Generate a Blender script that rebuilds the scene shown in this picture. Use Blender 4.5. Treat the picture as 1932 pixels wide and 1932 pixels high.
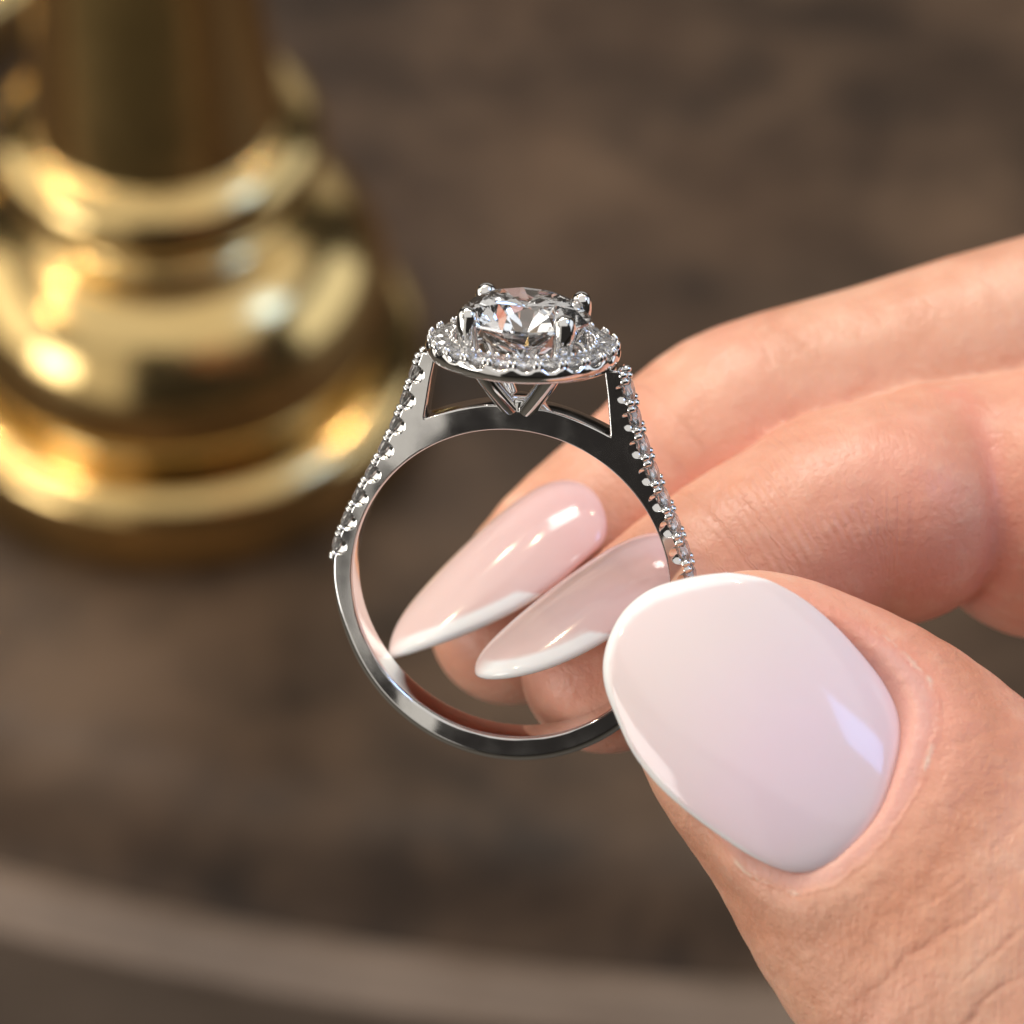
import bpy, bmesh, math, random
import numpy as np
from mathutils import Matrix, Vector
from mathutils.geometry import delaunay_2d_cdt

random.seed(7)
rng = np.random.default_rng(7)
for o in list(bpy.data.objects):
    bpy.data.objects.remove(o)
SC = bpy.context.scene
COL = SC.collection
MM = 0.001                       # everything below is written in millimetres

# ------------------------------------------------------------------ camera
PITCH = math.radians(46)
L_C = 420.0                      # camera to the table along the view axis
D = 200.0                        # camera to the ring
cam_pos = np.array([0.0, -L_C * math.cos(PITCH), L_C * math.sin(PITCH)])
AX = np.array([1.0, 0, 0])
AY = np.array([0.0, math.cos(PITCH), -math.sin(PITCH)])     # away from the camera
AZ = np.array([0.0, math.sin(PITCH), math.cos(PITCH)])
near0 = cam_pos + AY * D
cam = bpy.data.cameras.new('camera')
cam_o = bpy.data.objects.new('camera', cam)
COL.objects.link(cam_o)
cam_o.location = Vector(cam_pos * MM)
cam_o.rotation_euler = (math.radians(90) - PITCH, 0, 0)
cam.sensor_width = 36
cam.lens = 36 * D / 55.2
cam.clip_start = 0.01
cam.clip_end = 20
cam.dof.use_dof = True
cam.dof.focus_distance = 0.1965
cam.dof.aperture_fstop = 34
SC.camera = cam_o

# ------------------------------------------------------------------ light
W = bpy.data.worlds.new('World')
SC.world = W
W.use_nodes = True
bg = W.node_tree.nodes['Background']
bg.inputs['Color'].default_value = (0.62, 0.55, 0.50, 1)
bg.inputs['Strength'].default_value = 0.045


def area(name, pos, target, size, watts, color, size_y=None, shape='DISK'):
    l = bpy.data.lights.new(name, 'AREA')
    l.shape = 'RECTANGLE' if size_y else shape
    l.size = size
    if size_y:
        l.size_y = size_y
    l.energy = watts
    l.color = color
    o = bpy.data.objects.new(name, l)
    COL.objects.link(o)
    p = Vector(pos)
    o.location = p
    o.rotation_euler = (Vector(target) - p).to_track_quat('-Z', 'Y').to_euler()
    return o


T0 = tuple(near0 * MM)
area('ceiling_light', (-0.22, 0.55, 1.22), T0, 0.40, 7.5, (1.0, 0.95, 0.89), size_y=0.40)
area('window_light', (0.74, -0.17, 0.97), T0, 0.27, 1.7, (0.24, 0.45, 1.0), size_y=0.32)
area('fill_left', (-1.1, -0.72, 0.22), T0, 0.5, 4.6, (1.0, 0.96, 0.92), size_y=0.5)  # unseen fill light, added to brighten the shaded fingertip pads
area('ceiling_panel', (-0.1, -0.25, 1.5), (-0.1, -0.25, 0), 3.2, 19.0, (1.0, 0.96, 0.91), size_y=2.4)
area('front_wash', (-1.42, -1.15, 0.45), (-1.42, 0.0, 0.45), 2.0, 5.0, (1.0, 0.94, 0.85), size_y=1.3)
area('side_wash', (-1.7, 0.2, 0.55), (0, 0.2, 0.55), 1.6, 8.5, (1.0, 0.94, 0.85), size_y=1.1)
area('side_wash', (1.7, 0.2, 0.55), (0, 0.2, 0.55), 1.6, 6.5, (0.86, 0.92, 1.0), size_y=1.1)
area('far_wash', (0.0, 2.3, 0.65), (0.0, 0.0, 0.65), 3.2, 5.0, (1.0, 0.95, 0.88), size_y=1.2)
for i, (x, y, z, w) in enumerate([(-0.50, 0.35, 1.30, 1.3), (-0.85, 0.20, 1.15, 1.3), (-0.10, 0.75, 1.30, 1.1), (-1.0, -0.15, 0.95, 1.1), (0.42, 0.62, 1.25, 1.0), (-0.72, 0.55, 1.05, 1.0)]):
    area('ceiling_spot', (x, y, z), T0, 0.04, w, (1.0, 0.78, 0.50))

SC.view_settings.view_transform = 'Standard'
SC.view_settings.look = 'None'
SC.view_settings.exposure = 0.0
SC.view_settings.gamma = 1.0
cy = SC.cycles
cy.max_bounces = 24
cy.diffuse_bounces = 4
cy.glossy_bounces = 8
cy.transmission_bounces = 16
cy.transparent_max_bounces = 8
cy.caustics_reflective = True
cy.caustics_refractive = True
cy.blur_glossy = 0.3
cy.sample_clamp_indirect = 8
cy.use_denoising = True
SC.unit_settings.length_unit = 'MILLIMETERS'


# ------------------------------------------------------------------ helpers
def mesh_obj(name, verts, faces, mat, parent=None, smooth=True, scale=MM):
    me = bpy.data.meshes.new(name)
    v = np.asarray(verts, dtype=np.float64) * scale
    me.from_pydata(v.tolist(), [], [tuple(int(i) for i in f) for f in faces])
    if smooth is True:
        me.polygons.foreach_set('use_smooth', [True] * len(me.polygons))
    elif smooth is not False:
        me.polygons.foreach_set('use_smooth', list(smooth))
    me.materials.append(mat)
    me.update()
    o = bpy.data.objects.new(name, me)
    COL.objects.link(o)
    if parent is not None:
        o.parent = parent
    return o


def copy_part(src, parent, mtx):
    c = src.copy()
    COL.objects.link(c)
    c.parent = parent
    c.matrix_local = mtx
    return c


def empty(name, mtx, label, cat, group=None):
    o = bpy.data.objects.new(name, None)
    COL.objects.link(o)
    o.empty_display_size = 0.005
    o.matrix_world = mtx
    tag(o, label, cat, group)
    return o


def tag(o, label=None, cat=None, group=None, kind=None):
    for k, v in (('label', label), ('category', cat), ('group', group), ('kind', kind)):
        if v:
            o[k] = v


def frame(pos, x, y, z):
    m = Matrix.Identity(4)
    for r in range(3):
        m[r][0], m[r][1], m[r][2], m[r][3] = float(x[r]), float(y[r]), float(z[r]), float(pos[r])
    return m


NEAR = frame(near0 * MM, AX, AY, AZ)          # a frame square to the view at the ring


def PX(px, py, y):
    """where in the near frame (mm) something lies that the photograph (1932 px) shows at px, py, y mm behind the ring"""
    s = (D + y) / D / 35.0
    return np.array([(px - 966) * s, y, -(py - 966) * s])


def norm(v):
    v = np.asarray(v, float)
    return v / np.linalg.norm(v)


def attr(o, name, values):
    a = o.data.attributes.new(name, 'FLOAT', 'POINT')
    a.data.foreach_set('value', np.asarray(values, dtype=np.float32))


# ------------------------------------------------------------------ materials
class NT:
    def __init__(self, name):
        self.m = bpy.data.materials.new(name)
        self.m.use_nodes = True
        self.t = self.m.node_tree
        self.b = self.t.nodes['Principled BSDF']
        self.out = self.t.nodes['Material Output']

    def n(self, kind, **kw):
        nd = self.t.nodes.new(kind)
        for k, v in kw.items():
            if k.startswith('i_'):
                key = k[2:]
                key = int(key) if key.isdigit() else key.replace('_', ' ')
                nd.inputs[key].default_value = v
            else:
                setattr(nd, k, v)
        return nd

    def l(self, a, b):
        self.t.links.new(a, b)

    def set(self, **kw):
        for k, v in kw.items():
            self.b.inputs[k.replace('_', ' ')].default_value = v

    def ramp(self, src, stops):
        r = self.n('ShaderNodeValToRGB')
        e = r.color_ramp.elements
        while len(e) < len(stops):
            e.new(0.5)
        for el, (p, c) in zip(e, stops):
            el.position = p
            el.color = tuple(c) + (1,) if len(c) == 3 else c
        self.l(src, r.inputs[0])
        return r.outputs[0]

    def noise(self, scale, detail=4, rough=0.55, vec=None, dist=0.0):
        nd = self.n('ShaderNodeTexNoise')
        nd.inputs['Scale'].default_value = scale
        nd.inputs['Detail'].default_value = detail
        nd.inputs['Roughness'].default_value = rough
        nd.inputs['Distortion'].default_value = dist
        if vec is None:
            vec = self.co()
        self.l(vec, nd.inputs['Vector'])
        return nd.outputs['Fac']

    def co(self):
        if not hasattr(self, '_co'):
            self._co = self.n('ShaderNodeTexCoord').outputs['Object']
        return self._co

    def mapped(self, scale, rot=(0, 0, 0)):
        mp = self.n('ShaderNodeMapping')
        mp.inputs['Scale'].default_value = scale
        mp.inputs['Rotation'].default_value = rot
        self.l(self.co(), mp.inputs['Vector'])
        return mp.outputs[0]

    def math(self, op, a, b=None, c=None, clamp=False):
        nd = self.n('ShaderNodeMath', operation=op, use_clamp=clamp)
        for i, x in enumerate((a, b, c)):
            if x is None:
                continue
            if isinstance(x, (int, float)):
                nd.inputs[i].default_value = x
            else:
                self.l(x, nd.inputs[i])
        return nd.outputs[0]

    def mix(self, fac, a, b, mode='MIX'):
        nd = self.n('ShaderNodeMix', data_type='RGBA', blend_type=mode)
        for sock, x in ((nd.inputs[0], fac), (nd.inputs[6], a), (nd.inputs[7], b)):
            if isinstance(x, (int, float)):
                sock.default_value = x
            elif isinstance(x, tuple):
                sock.default_value = x + (1,) if len(x) == 3 else x
            else:
                self.l(x, sock)
        return nd.outputs[2]

    def attr(self, name):
        nd = self.n('ShaderNodeAttribute', attribute_name=name)
        return nd.outputs['Fac']

    def bump(self, height, dist, strength=1.0, normal=None):
        nd = self.n('ShaderNodeBump')
        nd.inputs['Distance'].default_value = dist
        nd.inputs['Strength'].default_value = strength
        self.l(height, nd.inputs['Height'])
        if normal is not None:
            self.l(normal, nd.inputs['Normal'])
        return nd.outputs[0]


def mat_metal():
    m = NT('polished_platinum')
    m.set(Base_Color=(0.80, 0.79, 0.775, 1), Metallic=1.0, Roughness=0.07)
    f = m.noise(900, 3)
    m.l(m.ramp(f, [(0.3, (0.05,) * 3), (0.75, (0.12,) * 3)]), m.b.inputs['Roughness'])
    m.l(m.bump(m.noise(190, 1), 0.0003, 0.5), m.b.inputs['Normal'])
    return m.m


def mat_diamond(name, haze):
    m = NT(name)
    m.t.nodes.remove(m.b)
    g = m.n('ShaderNodeBsdfGlass')
    g.inputs['IOR'].default_value = 2.417
    g.inputs['Roughness'].default_value = 0.0
    g.inputs['Color'].default_value = (1, 1, 1, 1)
    d = m.n('ShaderNodeBsdfDiffuse')
    d.inputs['Color'].default_value = (0.92, 0.93, 0.94, 1)
    mx = m.n('ShaderNodeMixShader')
    mx.inputs[0].default_value = haze
    m.l(g.outputs[0], mx.inputs[1])
    m.l(d.outputs[0], mx.inputs[2])
    m.l(mx.outputs[0], m.out.inputs['Surface'])
    return m.m


def mat_brass():
    m = NT('polished_brass')
    f = m.noise(60, 4)
    m.l(m.mix(f, (0.74, 0.51, 0.20), (0.82, 0.61, 0.28)), m.b.inputs['Base Color'])
    m.set(Metallic=1.0)
    m.l(m.ramp(m.noise(220, 4), [(0.3, (0.13,) * 3), (0.8, (0.24,) * 3)]), m.b.inputs['Roughness'])
    m.l(m.bump(m.noise(45, 3), 0.0004, 0.35), m.b.inputs['Normal'])
    return m.m


def mat_table(name, dark, mid, light, rings=False):
    m = NT(name)
    v = m.mapped((26, 36, 26), (0, 0, math.radians(-14)))
    big = m.noise(1.6, 4, 0.55, v, 0.6)
    fine = m.noise(160, 6, 0.65, m.mapped((1, 1.8, 1), (0, 0, math.radians(-9))))
    blot = m.noise(48, 4, 0.55)
    c = m.ramp(big, [(0.30, dark), (0.5, mid), (0.72, light)])
    c = m.mix(m.ramp(blot, [(0.42, (0, 0, 0)), (0.7, (0.65,) * 3)]), c, tuple(x * 1.55 for x in light))
    c = m.mix(m.ramp(m.noise(30, 3, 0.5), [(0.45, (0, 0, 0)), (0.75, (0.55,) * 3)]), c, (mid[0] * 1.6, mid[1] * 1.35, mid[2] * 1.1))
    c = m.mix(0.22, c, m.ramp(fine, [(0.3, tuple(x * 0.5 for x in dark)), (0.7, light)]))
    if rings:
        sep = m.n('ShaderNodeVectorMath', operation='MULTIPLY')
        m.l(m.co(), sep.inputs[0])
        sep.inputs[1].default_value = (1, 1, 0)
        ln = m.n('ShaderNodeVectorMath', operation='LENGTH')
        m.l(sep.outputs[0], ln.inputs[0])
        cb = m.n('ShaderNodeCombineXYZ')
        m.l(ln.outputs['Value'], cb.inputs[0])
        c = m.mix(0.55, c, m.ramp(m.noise(900, 3, 0.6, cb.outputs[0]), [(0.3, dark), (0.7, light)]))
    m.l(c, m.b.inputs['Base Color'])
    m.l(m.ramp(fine, [(0.2, (0.38,) * 3), (0.8, (0.6,) * 3)]), m.b.inputs['Roughness'])
    m.b.inputs['Specular IOR Level'].default_value = 0.2
    m.l(m.bump(fine, 0.0006, 0.5), m.b.inputs['Normal'])
    return m.m


def mat_plain(name, col, rough=0.6, nscale=20, var=0.3):
    m = NT(name)
    f = m.noise(nscale, 5)
    m.l(m.mix(f, tuple(x * (1 - var) for x in col), tuple(x * (1 + var) for x in col)), m.b.inputs['Base Color'])
    m.set(Roughness=rough)
    return m.m


def mat_skin():
    m = NT('skin')
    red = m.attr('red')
    wr = m.attr('wrinkle')
    s = m.attr('along')
    n1 = m.noise(180, 5, 0.6)
    n2 = m.noise(700, 4, 0.6)
    base = m.ramp(n1, [(0.3, (0.66, 0.325, 0.21)), (0.5, (0.755, 0.415, 0.285)), (0.72, (0.825, 0.51, 0.37))])
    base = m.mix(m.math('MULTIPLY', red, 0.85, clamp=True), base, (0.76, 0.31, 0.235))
    base = m.mix(m.math('MULTIPLY', m.ramp(n2, [(0.52, (0, 0, 0)), (0.72, (1, 1, 1))]), 0.22), base, (0.85, 0.62, 0.47))
    m.set(Roughness=0.42, Subsurface_Weight=0.32, Subsurface_Scale=0.0011)
    m.b.inputs['Subsurface Radius'].default_value = (1.9, 0.75, 0.45)
    m.b.inputs['Specular IOR Level'].default_value = 0.42
    m.l(m.ramp(n2, [(0.3, (0.30,) * 3), (0.75, (0.48,) * 3)]), m.b.inputs['Roughness'])
    # fine cross-hatched skin lines
    vor = m.n('ShaderNodeTexVoronoi', feature='DISTANCE_TO_EDGE')
    vor.inputs['Scale'].default_value = 2600
    m.l(m.mapped((1.0, 1.0, 1.0), (0.3, 0.2, 0.9)), vor.inputs['Vector'])
    cells = m.ramp(vor.outputs['Distance'], [(0.0, (0, 0, 0)), (0.12, (1, 1, 1))])
    vb = m.n('ShaderNodeTexVoronoi', feature='DISTANCE_TO_EDGE')
    vb.inputs['Scale'].default_value = 430
    base = m.mix(m.ramp(m.noise(75, 3, 0.5), [(0.48, (0, 0, 0)), (0.72, (0.42,) * 3)]), base, (0.80, 0.37, 0.29))
    wob = m.n('ShaderNodeTexNoise')
    wob.inputs['Scale'].default_value = 300
    m.l(m.co(), wob.inputs['Vector'])
    addv = m.n('ShaderNodeVectorMath', operation='MULTIPLY_ADD')
    m.l(wob.outputs['Color'], addv.inputs[0])
    addv.inputs[1].default_value = (0.003, 0.003, 0.003)
    m.l(m.mapped((1.5, 1.0, 0.55), (0, math.radians(38), 0)), addv.inputs[2])
    m.l(addv.outputs[0], vb.inputs['Vector'])
    big = m.ramp(vb.outputs['Distance'], [(0.0, (0, 0, 0)), (0.10, (1, 1, 1))])
    # transverse ridges that follow the finger
    ph = m.math('ADD', m.math('MULTIPLY', s, 2 * math.pi / 0.55), m.math('MULTIPLY', m.noise(200, 2), 5.0))
    rid = m.math('MULTIPLY', m.math('ADD', m.math('SINE', ph), 1.0), 0.5)
    rid = m.math('MULTIPLY', rid, m.ramp(m.noise(230, 3), [(0.38, (0, 0, 0)), (0.62, (1, 1, 1))]))
    streak = m.noise(620, 5, 0.65, m.mapped((1.6, 1.0, 0.22), (0, math.radians(-40), 0)))
    streak2 = m.noise(620, 5, 0.65, m.mapped((1.6, 1.0, 0.22), (0, math.radians(40), 0)))
    streak = m.math('ADD', streak, m.math('MULTIPLY', streak2, 0.8))
    pv = m.n('ShaderNodeTexVoronoi', feature='F1')
    pv.inputs['Scale'].default_value = 2400
    m.l(m.co(), pv.inputs['Vector'])
    pore = m.ramp(pv.outputs['Distance'], [(0.05, (0, 0, 0)), (0.45, (1, 1, 1))])
    cracks = m.attr('cracks')
    nrm = m.bump(cells, 0.00002, 0.3)
    nrm = m.bump(n2, 0.00018, 0.7, nrm)
    nrm = m.bump(pore, 0.00003, 0.5, nrm)
    h = m.math('ADD', m.math('MULTIPLY', m.math('MULTIPLY', big, cracks), 0.10), m.math('MULTIPLY', m.math('MULTIPLY', streak, cracks), 2.1))
    h = m.math('ADD', h, m.math('MULTIPLY', rid, wr))
    gp = m.math('ADD', m.math('MULTIPLY', s, 2 * math.pi / 2.4), m.math('MULTIPLY', m.noise(85, 4, 0.5), 22.0))
    groove = m.math('POWER', m.math('MULTIPLY', m.math('ADD', m.math('SINE', gp), 1.0), 0.5), 9.0)
    groove = m.math('MULTIPLY', groove, m.math('MULTIPLY', m.math('SUBTRACT', cracks, 0.5), 2.0, clamp=True))
    groove = m.math('MULTIPLY', groove, m.ramp(m.noise(210, 3), [(0.4, (0, 0, 0)), (0.55, (1, 1, 1))]))
    h = m.math('SUBTRACT', h, m.math('MULTIPLY', groove, 0.6))
    base = m.mix(m.math('MULTIPLY', groove, 0.13), base, (0.60, 0.25, 0.17))
    nrm = m.bump(h, 0.00010, 0.75, nrm)
    # round the thumb nail: a translucent pink strip, a dry cuticle edge, fanning lines and a redder belt
    nd, na, pn = m.attr('nail_dist'), m.attr('nail_angle'), m.attr('near_nail')
    fv = m.n('ShaderNodeCombineXYZ')
    m.l(m.math('MULTIPLY', na, 6.0), fv.inputs[0])
    m.l(m.math('MULTIPLY', nd, 0.35), fv.inputs[1])
    fan = m.noise(2.2, 5, 0.65, fv.outputs[0])
    fan_mask = m.math('MULTIPLY', pn, m.ramp(m.math('MULTIPLY', nd, 0.1), [(0.10, (0, 0, 0)), (0.2, (1, 1, 1)), (0.55, (1, 1, 1)), (1.0, (0.25,) * 3)]))
    nrm = m.bump(m.math('MULTIPLY', fan, fan_mask), 0.00030, 0.6, nrm)
    jd = m.math('ADD', nd, m.math('MULTIPLY', m.math('SUBTRACT', m.noise(420, 3), 0.5), 0.9))
    strip = m.math('MULTIPLY', pn, m.ramp(m.math('MULTIPLY', jd, 0.1), [(0.0, (1, 1, 1)), (0.045, (1, 1, 1)), (0.105, (0, 0, 0))]))
    edge = m.math('MULTIPLY', pn, m.ramp(m.math('MULTIPLY', jd, 0.1), [(0.075, (0, 0, 0)), (0.095, (1, 1, 1)), (0.115, (0, 0, 0))]))
    belt = m.math('MULTIPLY', pn, m.ramp(m.math('ADD', m.math('MULTIPLY', jd, 0.1), m.math('MULTIPLY', m.math('SUBTRACT', n1, 0.5), 0.35)), [(0.16, (0, 0, 0)), (0.34, (1, 1, 1)), (0.70, (0, 0, 0))]))
    base = m.mix(m.math('MULTIPLY', belt, 0.62), base, (0.56, 0.235, 0.135))
    base = m.mix(m.math('MULTIPLY', strip, 0.55), base, (0.74, 0.46, 0.42))
    base = m.mix(m.math('MULTIPLY', edge, m.ramp(m.noise(800, 3), [(0.5, (0.0,) * 3), (0.66, (0.7,) * 3)])), base, (0.84, 0.70, 0.58))
    base = m.mix(m.math('MULTIPLY', fan_mask, m.ramp(fan, [(0.34, (0.28,) * 3), (0.5, (0, 0, 0))])), base, (0.52, 0.24, 0.15))
    nrm = m.bump(m.math('SUBTRACT', edge, m.math('MULTIPLY', strip, 0.5)), 0.00006, 0.6, nrm)
    base = m.mix(m.math('MULTIPLY', m.math('MULTIPLY', m.math('SUBTRACT', 1.0, big), cracks), 0.05), base, (0.50, 0.22, 0.13))
    m.l(base, m.b.inputs['Base Color'])
    m.l(nrm, m.b.inputs['Normal'])
    return m.m


def mat_nail(name, body, pink, white=(0.94, 0.94, 0.95), trans=0.0):
    m = NT(name)
    wh = m.attr('white')
    ce = m.attr('center')
    n1 = m.noise(140, 3)
    c = m.mix(m.math('MULTIPLY', ce, m.math('ADD', 0.45, m.math('MULTIPLY', n1, 0.7)), clamp=True), body, pink)
    c = m.mix(wh, c, white)
    m.l(c, m.b.inputs['Base Color'])
    m.set(Roughness=0.10, Subsurface_Weight=0.45, Subsurface_Scale=0.0008)
    m.b.inputs['Subsurface Radius'].default_value = (1.2, 0.9, 0.8)
    m.l(m.bump(m.noise(160, 2), 0.00004, 0.25), m.b.inputs['Normal'])
    return m.m


M_METAL = mat_metal()
M_DIA = mat_diamond('diamond', 0.015)
M_PAVE = mat_diamond('pave_diamond', 0.07)
M_BRASS = mat_brass()
M_SKIN = mat_skin()
M_THUMBNAIL = mat_nail('thumb_nail_gel', (0.82, 0.71, 0.715), (0.86, 0.68, 0.785))
M_NAIL = mat_nail('finger_nail_gel', (0.77, 0.59, 0.57), (0.80, 0.525, 0.535))
M_TABLE = mat_table('dark_wood', (0.008, 0.0044, 0.0024), (0.036, 0.021, 0.0123), (0.105, 0.066, 0.040))
M_RIM = mat_table('worn_wood_rim', (0.075, 0.053, 0.039), (0.135, 0.10, 0.076), (0.20, 0.152, 0.118), True)
M_FLOOR = mat_plain('dark_floor', (0.105, 0.095, 0.078))


# ------------------------------------------------------------------ setting: floor, table
def disc_grid(R, rings, segs, z):
    v = [(0, 0, z)]
    f = []
    for i in range(1, rings + 1):
        r = R * i / rings
        for k in range(segs):
            a = 2 * math.pi * k / segs
            v.append((r * math.cos(a), r * math.sin(a), z))
    for k in range(segs):
        f.append((0, 1 + k, 1 + (k + 1) % segs))
    for i in range(1, rings):
        b0, b1 = 1 + (i - 1) * segs, 1 + i * segs
        for k in range(segs):
            k2 = (k + 1) % segs
            f.append((b0 + k, b1 + k, b1 + k2, b0 + k2))
    return v, f


def lathe(profile, segs, closed=False, caps=True):
    v, f = [], []
    n = len(profile)
    for r, z in profile:
        for k in range(segs):
            a = 2 * math.pi * k / segs
            v.append((r * math.cos(a), r * math.sin(a), z))
    rows = n if closed else n - 1
    for i in range(rows):
        j = (i + 1) % n
        for k in range(segs):
            k2 = (k + 1) % segs
            f.append((i * segs + k, i * segs + k2, j * segs + k2, j * segs + k))
    if caps and not closed:
        f.append(tuple(reversed(range(segs))))
        f.append(tuple((n - 1) * segs + k for k in range(segs)))
    return v, f


def smooth_profile(pts, sub=5):
    P = np.array(pts, float)
    out = []
    for i in range(len(P) - 1):
        p0, p1, p2, p3 = P[max(i - 1, 0)], P[i], P[i + 1], P[min(i + 2, len(P) - 1)]
        for k in range(sub):
            t = k / sub
            out.append(0.5 * (2 * p1 + (p2 - p0) * t + (2 * p0 - 5 * p1 + 4 * p2 - p3) * t * t + (3 * p1 - p0 - 3 * p2 + p3) * t ** 3))
    out.append(P[-1])
    out = np.array(out)
    out[:, 0] = np.maximum(out[:, 0], 0.02)
    return [tuple(p) for p in out]


v, f = disc_grid(6000, 6, 48, -620)
fl = mesh_obj('floor', v, f, M_FLOOR)
tag(fl, 'dark floor below the round table', kind='structure')

TABLE_R, TX, TY = 300.0, 42.0, 229.9
tab = empty('round_table', Matrix.Translation((TX * MM, TY * MM, -0.615)), 'round dark brown wooden table with a raised lip', 'table')
ZT = 615.0
v, f = lathe([(0.05, ZT - 18), (TABLE_R - 1, ZT - 18), (TABLE_R - 1, ZT - 7.2), (TABLE_R - 5, ZT - 6.9), (TABLE_R - 9, ZT - 5.8), (TABLE_R - 12, ZT - 4.2), (TABLE_R - 15, ZT - 2.3), (TABLE_R - 18, ZT - 0.9), (TABLE_R - 21, ZT - 0.25), (TABLE_R - 24, ZT), (0.05, ZT)], 200)
mesh_obj('tabletop', v, f, M_TABLE, tab, smooth=[i >= 400 and i < 1600 for i in range(len(f))])
rp = smooth_profile([(TABLE_R - 0.6, ZT - 8), (TABLE_R - 0.5, ZT - 1), (TABLE_R - 0.3, ZT + 4), (TABLE_R + 1, ZT + 5.6), (TABLE_R + 4, ZT + 6.1), (TABLE_R + 7.4, ZT + 5.4), (TABLE_R + 8.6, ZT + 3.2), (TABLE_R + 8.6, ZT - 17), (TABLE_R + 7.5, ZT - 20), (TABLE_R, ZT - 20)], 4)
v, f = lathe(rp, 200, caps=False)
mesh_obj('rim', v, f, M_RIM, tab)
v, f = lathe(smooth_profile([(70, 0), (70, 12), (40, 30), (24, 80), (30, 300), (26, 520), (60, ZT - 19)], 4), 48)
mesh_obj('pedestal', v, f, M_RIM, tab)

# ------------------------------------------------------------------ brass candlestick
FLANGE = [(0.05, 0), (14, 0), (24, 0), (27.4, 0.05), (28.3, 0.5), (28.6, 1.5), (28.6, 4.0), (28.6, 6.8), (28.2, 8.6), (27.0, 9.9), (25.4, 10.5), (23.6, 10.8), (22.0, 10.8)]
BODY = [(22.0, 10.6), (21.6, 11.4), (22.4, 12.4), (24.0, 13.9), (24.9, 16.5), (24.6, 20.5), (23.2, 24.5), (20.6, 27.8), (17.4, 30.0), (14.8, 31.2), (13.4, 32.4), (13.0, 33.8), (13.2, 35.0)]
SKIRT = [(13.2, 34.8), (14.8, 35.3), (16.9, 36.4), (18.0, 38.2), (18.1, 40.0), (17.5, 41.6), (16.2, 42.9), (14.6, 43.7), (14.2, 43.9), (14.0, 44.6), (13.5, 48), (12.8, 53), (12.0, 60), (11.2, 69), (10.5, 84), (9.6, 98)]
CUP = [(9.6, 97.8), (11.5, 99), (13, 101), (13, 103), (11.0, 105), (10.5, 112), (11, 124), (13, 130), (13.2, 131), (10.6, 131), (10.2, 118), (0.05, 117)]


def candlestick(x, y, label):
    e = empty('brass_candlestick', Matrix.Translation((x * MM, y * MM, 0)), label, 'candlestick', 'brass candlesticks on the table')
    parts = []
    for nm, pr in (('base_flange', FLANGE), ('domed_body', BODY), ('tapered_stem', SKIRT), ('candle_cup', CUP)):
        v, f = lathe(smooth_profile(pr, 5), 96, caps=False)
        parts.append(mesh_obj(nm, v, f, M_BRASS, e))
    return e, parts


c1, c1_parts = candlestick(-38.5, 18.7, 'polished brass candlestick with stepped round base, behind the ring')
c2 = c1.copy()
COL.objects.link(c2)
c2.location = (-86 * MM, 100 * MM, 0)
c2['label'] = 'blurred brass candlestick cut off by the upper left corner'
for p in c1_parts:
    copy_part(p, c2, Matrix.Identity(4))

# ------------------------------------------------------------------ the ring
ALPHA, BETA, ROLL = math.radians(18), math.radians(-10), math.radians(2.6)
RX = Matrix.Rotation(ALPHA, 4, 'X')
RING_LOCAL = Matrix.Translation(Vector(PX(967, 1095, 0) * MM)) @ Matrix.Rotation(ROLL, 4, 'Y') @ RX @ Matrix.Rotation(BETA, 4, 'Z')
ring = empty('diamond_ring', NEAR @ RING_LOCAL, 'polished white metal halo ring with a large round diamond, held between thumb and fingertip', 'ring')

R_IN, R_OUT = 8.64, 9.72


def resample(pts, step):
    pts = np.asarray(pts, float)
    seg = np.linalg.norm(np.diff(pts, axis=0), axis=1)
    s = np.concatenate([[0], np.cumsum(seg)])
    n = max(2, int(round(s[-1] / step)) + 1)
    t = np.linspace(0, s[-1], n)
    return np.stack([np.interp(t, s, pts[:, k]) for k in range(pts.shape[1])], 1)


def catmull(pts, sub=8):
    return np.array(smooth_profile_free(pts, sub))


def smooth_profile_free(pts, sub):
    P = np.array(pts, float)
    out = []
    for i in range(len(P) - 1):
        p0, p1, p2, p3 = P[max(i - 1, 0)], P[i], P[i + 1], P[min(i + 2, len(P) - 1)]
        for k in range(sub):
            t = k / sub
            out.append(0.5 * (2 * p1 + (p2 - p0) * t + (2 * p0 - 5 * p1 + 4 * p2 - p3) * t * t + (3 * p1 - p0 - 3 * p2 + p3) * t ** 3))
    out.append(P[-1])
    return out


# right half of the outer contour, from the bottom up the arm to the halo (x, z)
a_start = math.radians(3)
arc = [((R_OUT + 0.42 * math.sin(a) ** 2) * math.cos(a), (R_OUT + 0.42 * math.sin(a) ** 2) * math.sin(a)) for a in np.linspace(-math.pi / 2, a_start, 60)]
armpts = [(9.71, 0.5), (9.52, 1.5), (9.02, 2.9), (8.3, 4.55), (7.55, 6.1), (6.85, 7.7), (6.25, 9.3), (5.75, 11.0), (5.3, 12.45)]
arm_curve = catmull(armpts, 10)
arm_outer = resample(arm_curve, 0.055)
seg = np.linalg.norm(np.diff(arm_outer, axis=0), axis=1)
arm_len = seg.sum()
PITCH_ST = 1.54
N_ST = 8
st_s = [0.75 + PITCH_ST * i for i in range(N_ST)]
inner_edge = resample([(5.3, 12.45), (4.5, 12.45), (4.76, 11.0), (4.98, 9.2), (5.02, 8.85)], 0.12)[1:]
bridge = resample(catmull([(5.02, 8.85), (4.2, 9.2), (3.0, 9.62), (1.8, 9.92), (0.9, 9.98), (0.0, 9.8)], 6), 0.12)[1:]
half = np.concatenate([np.array(arc)[:-1], arm_outer, inner_edge, bridge])
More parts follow.
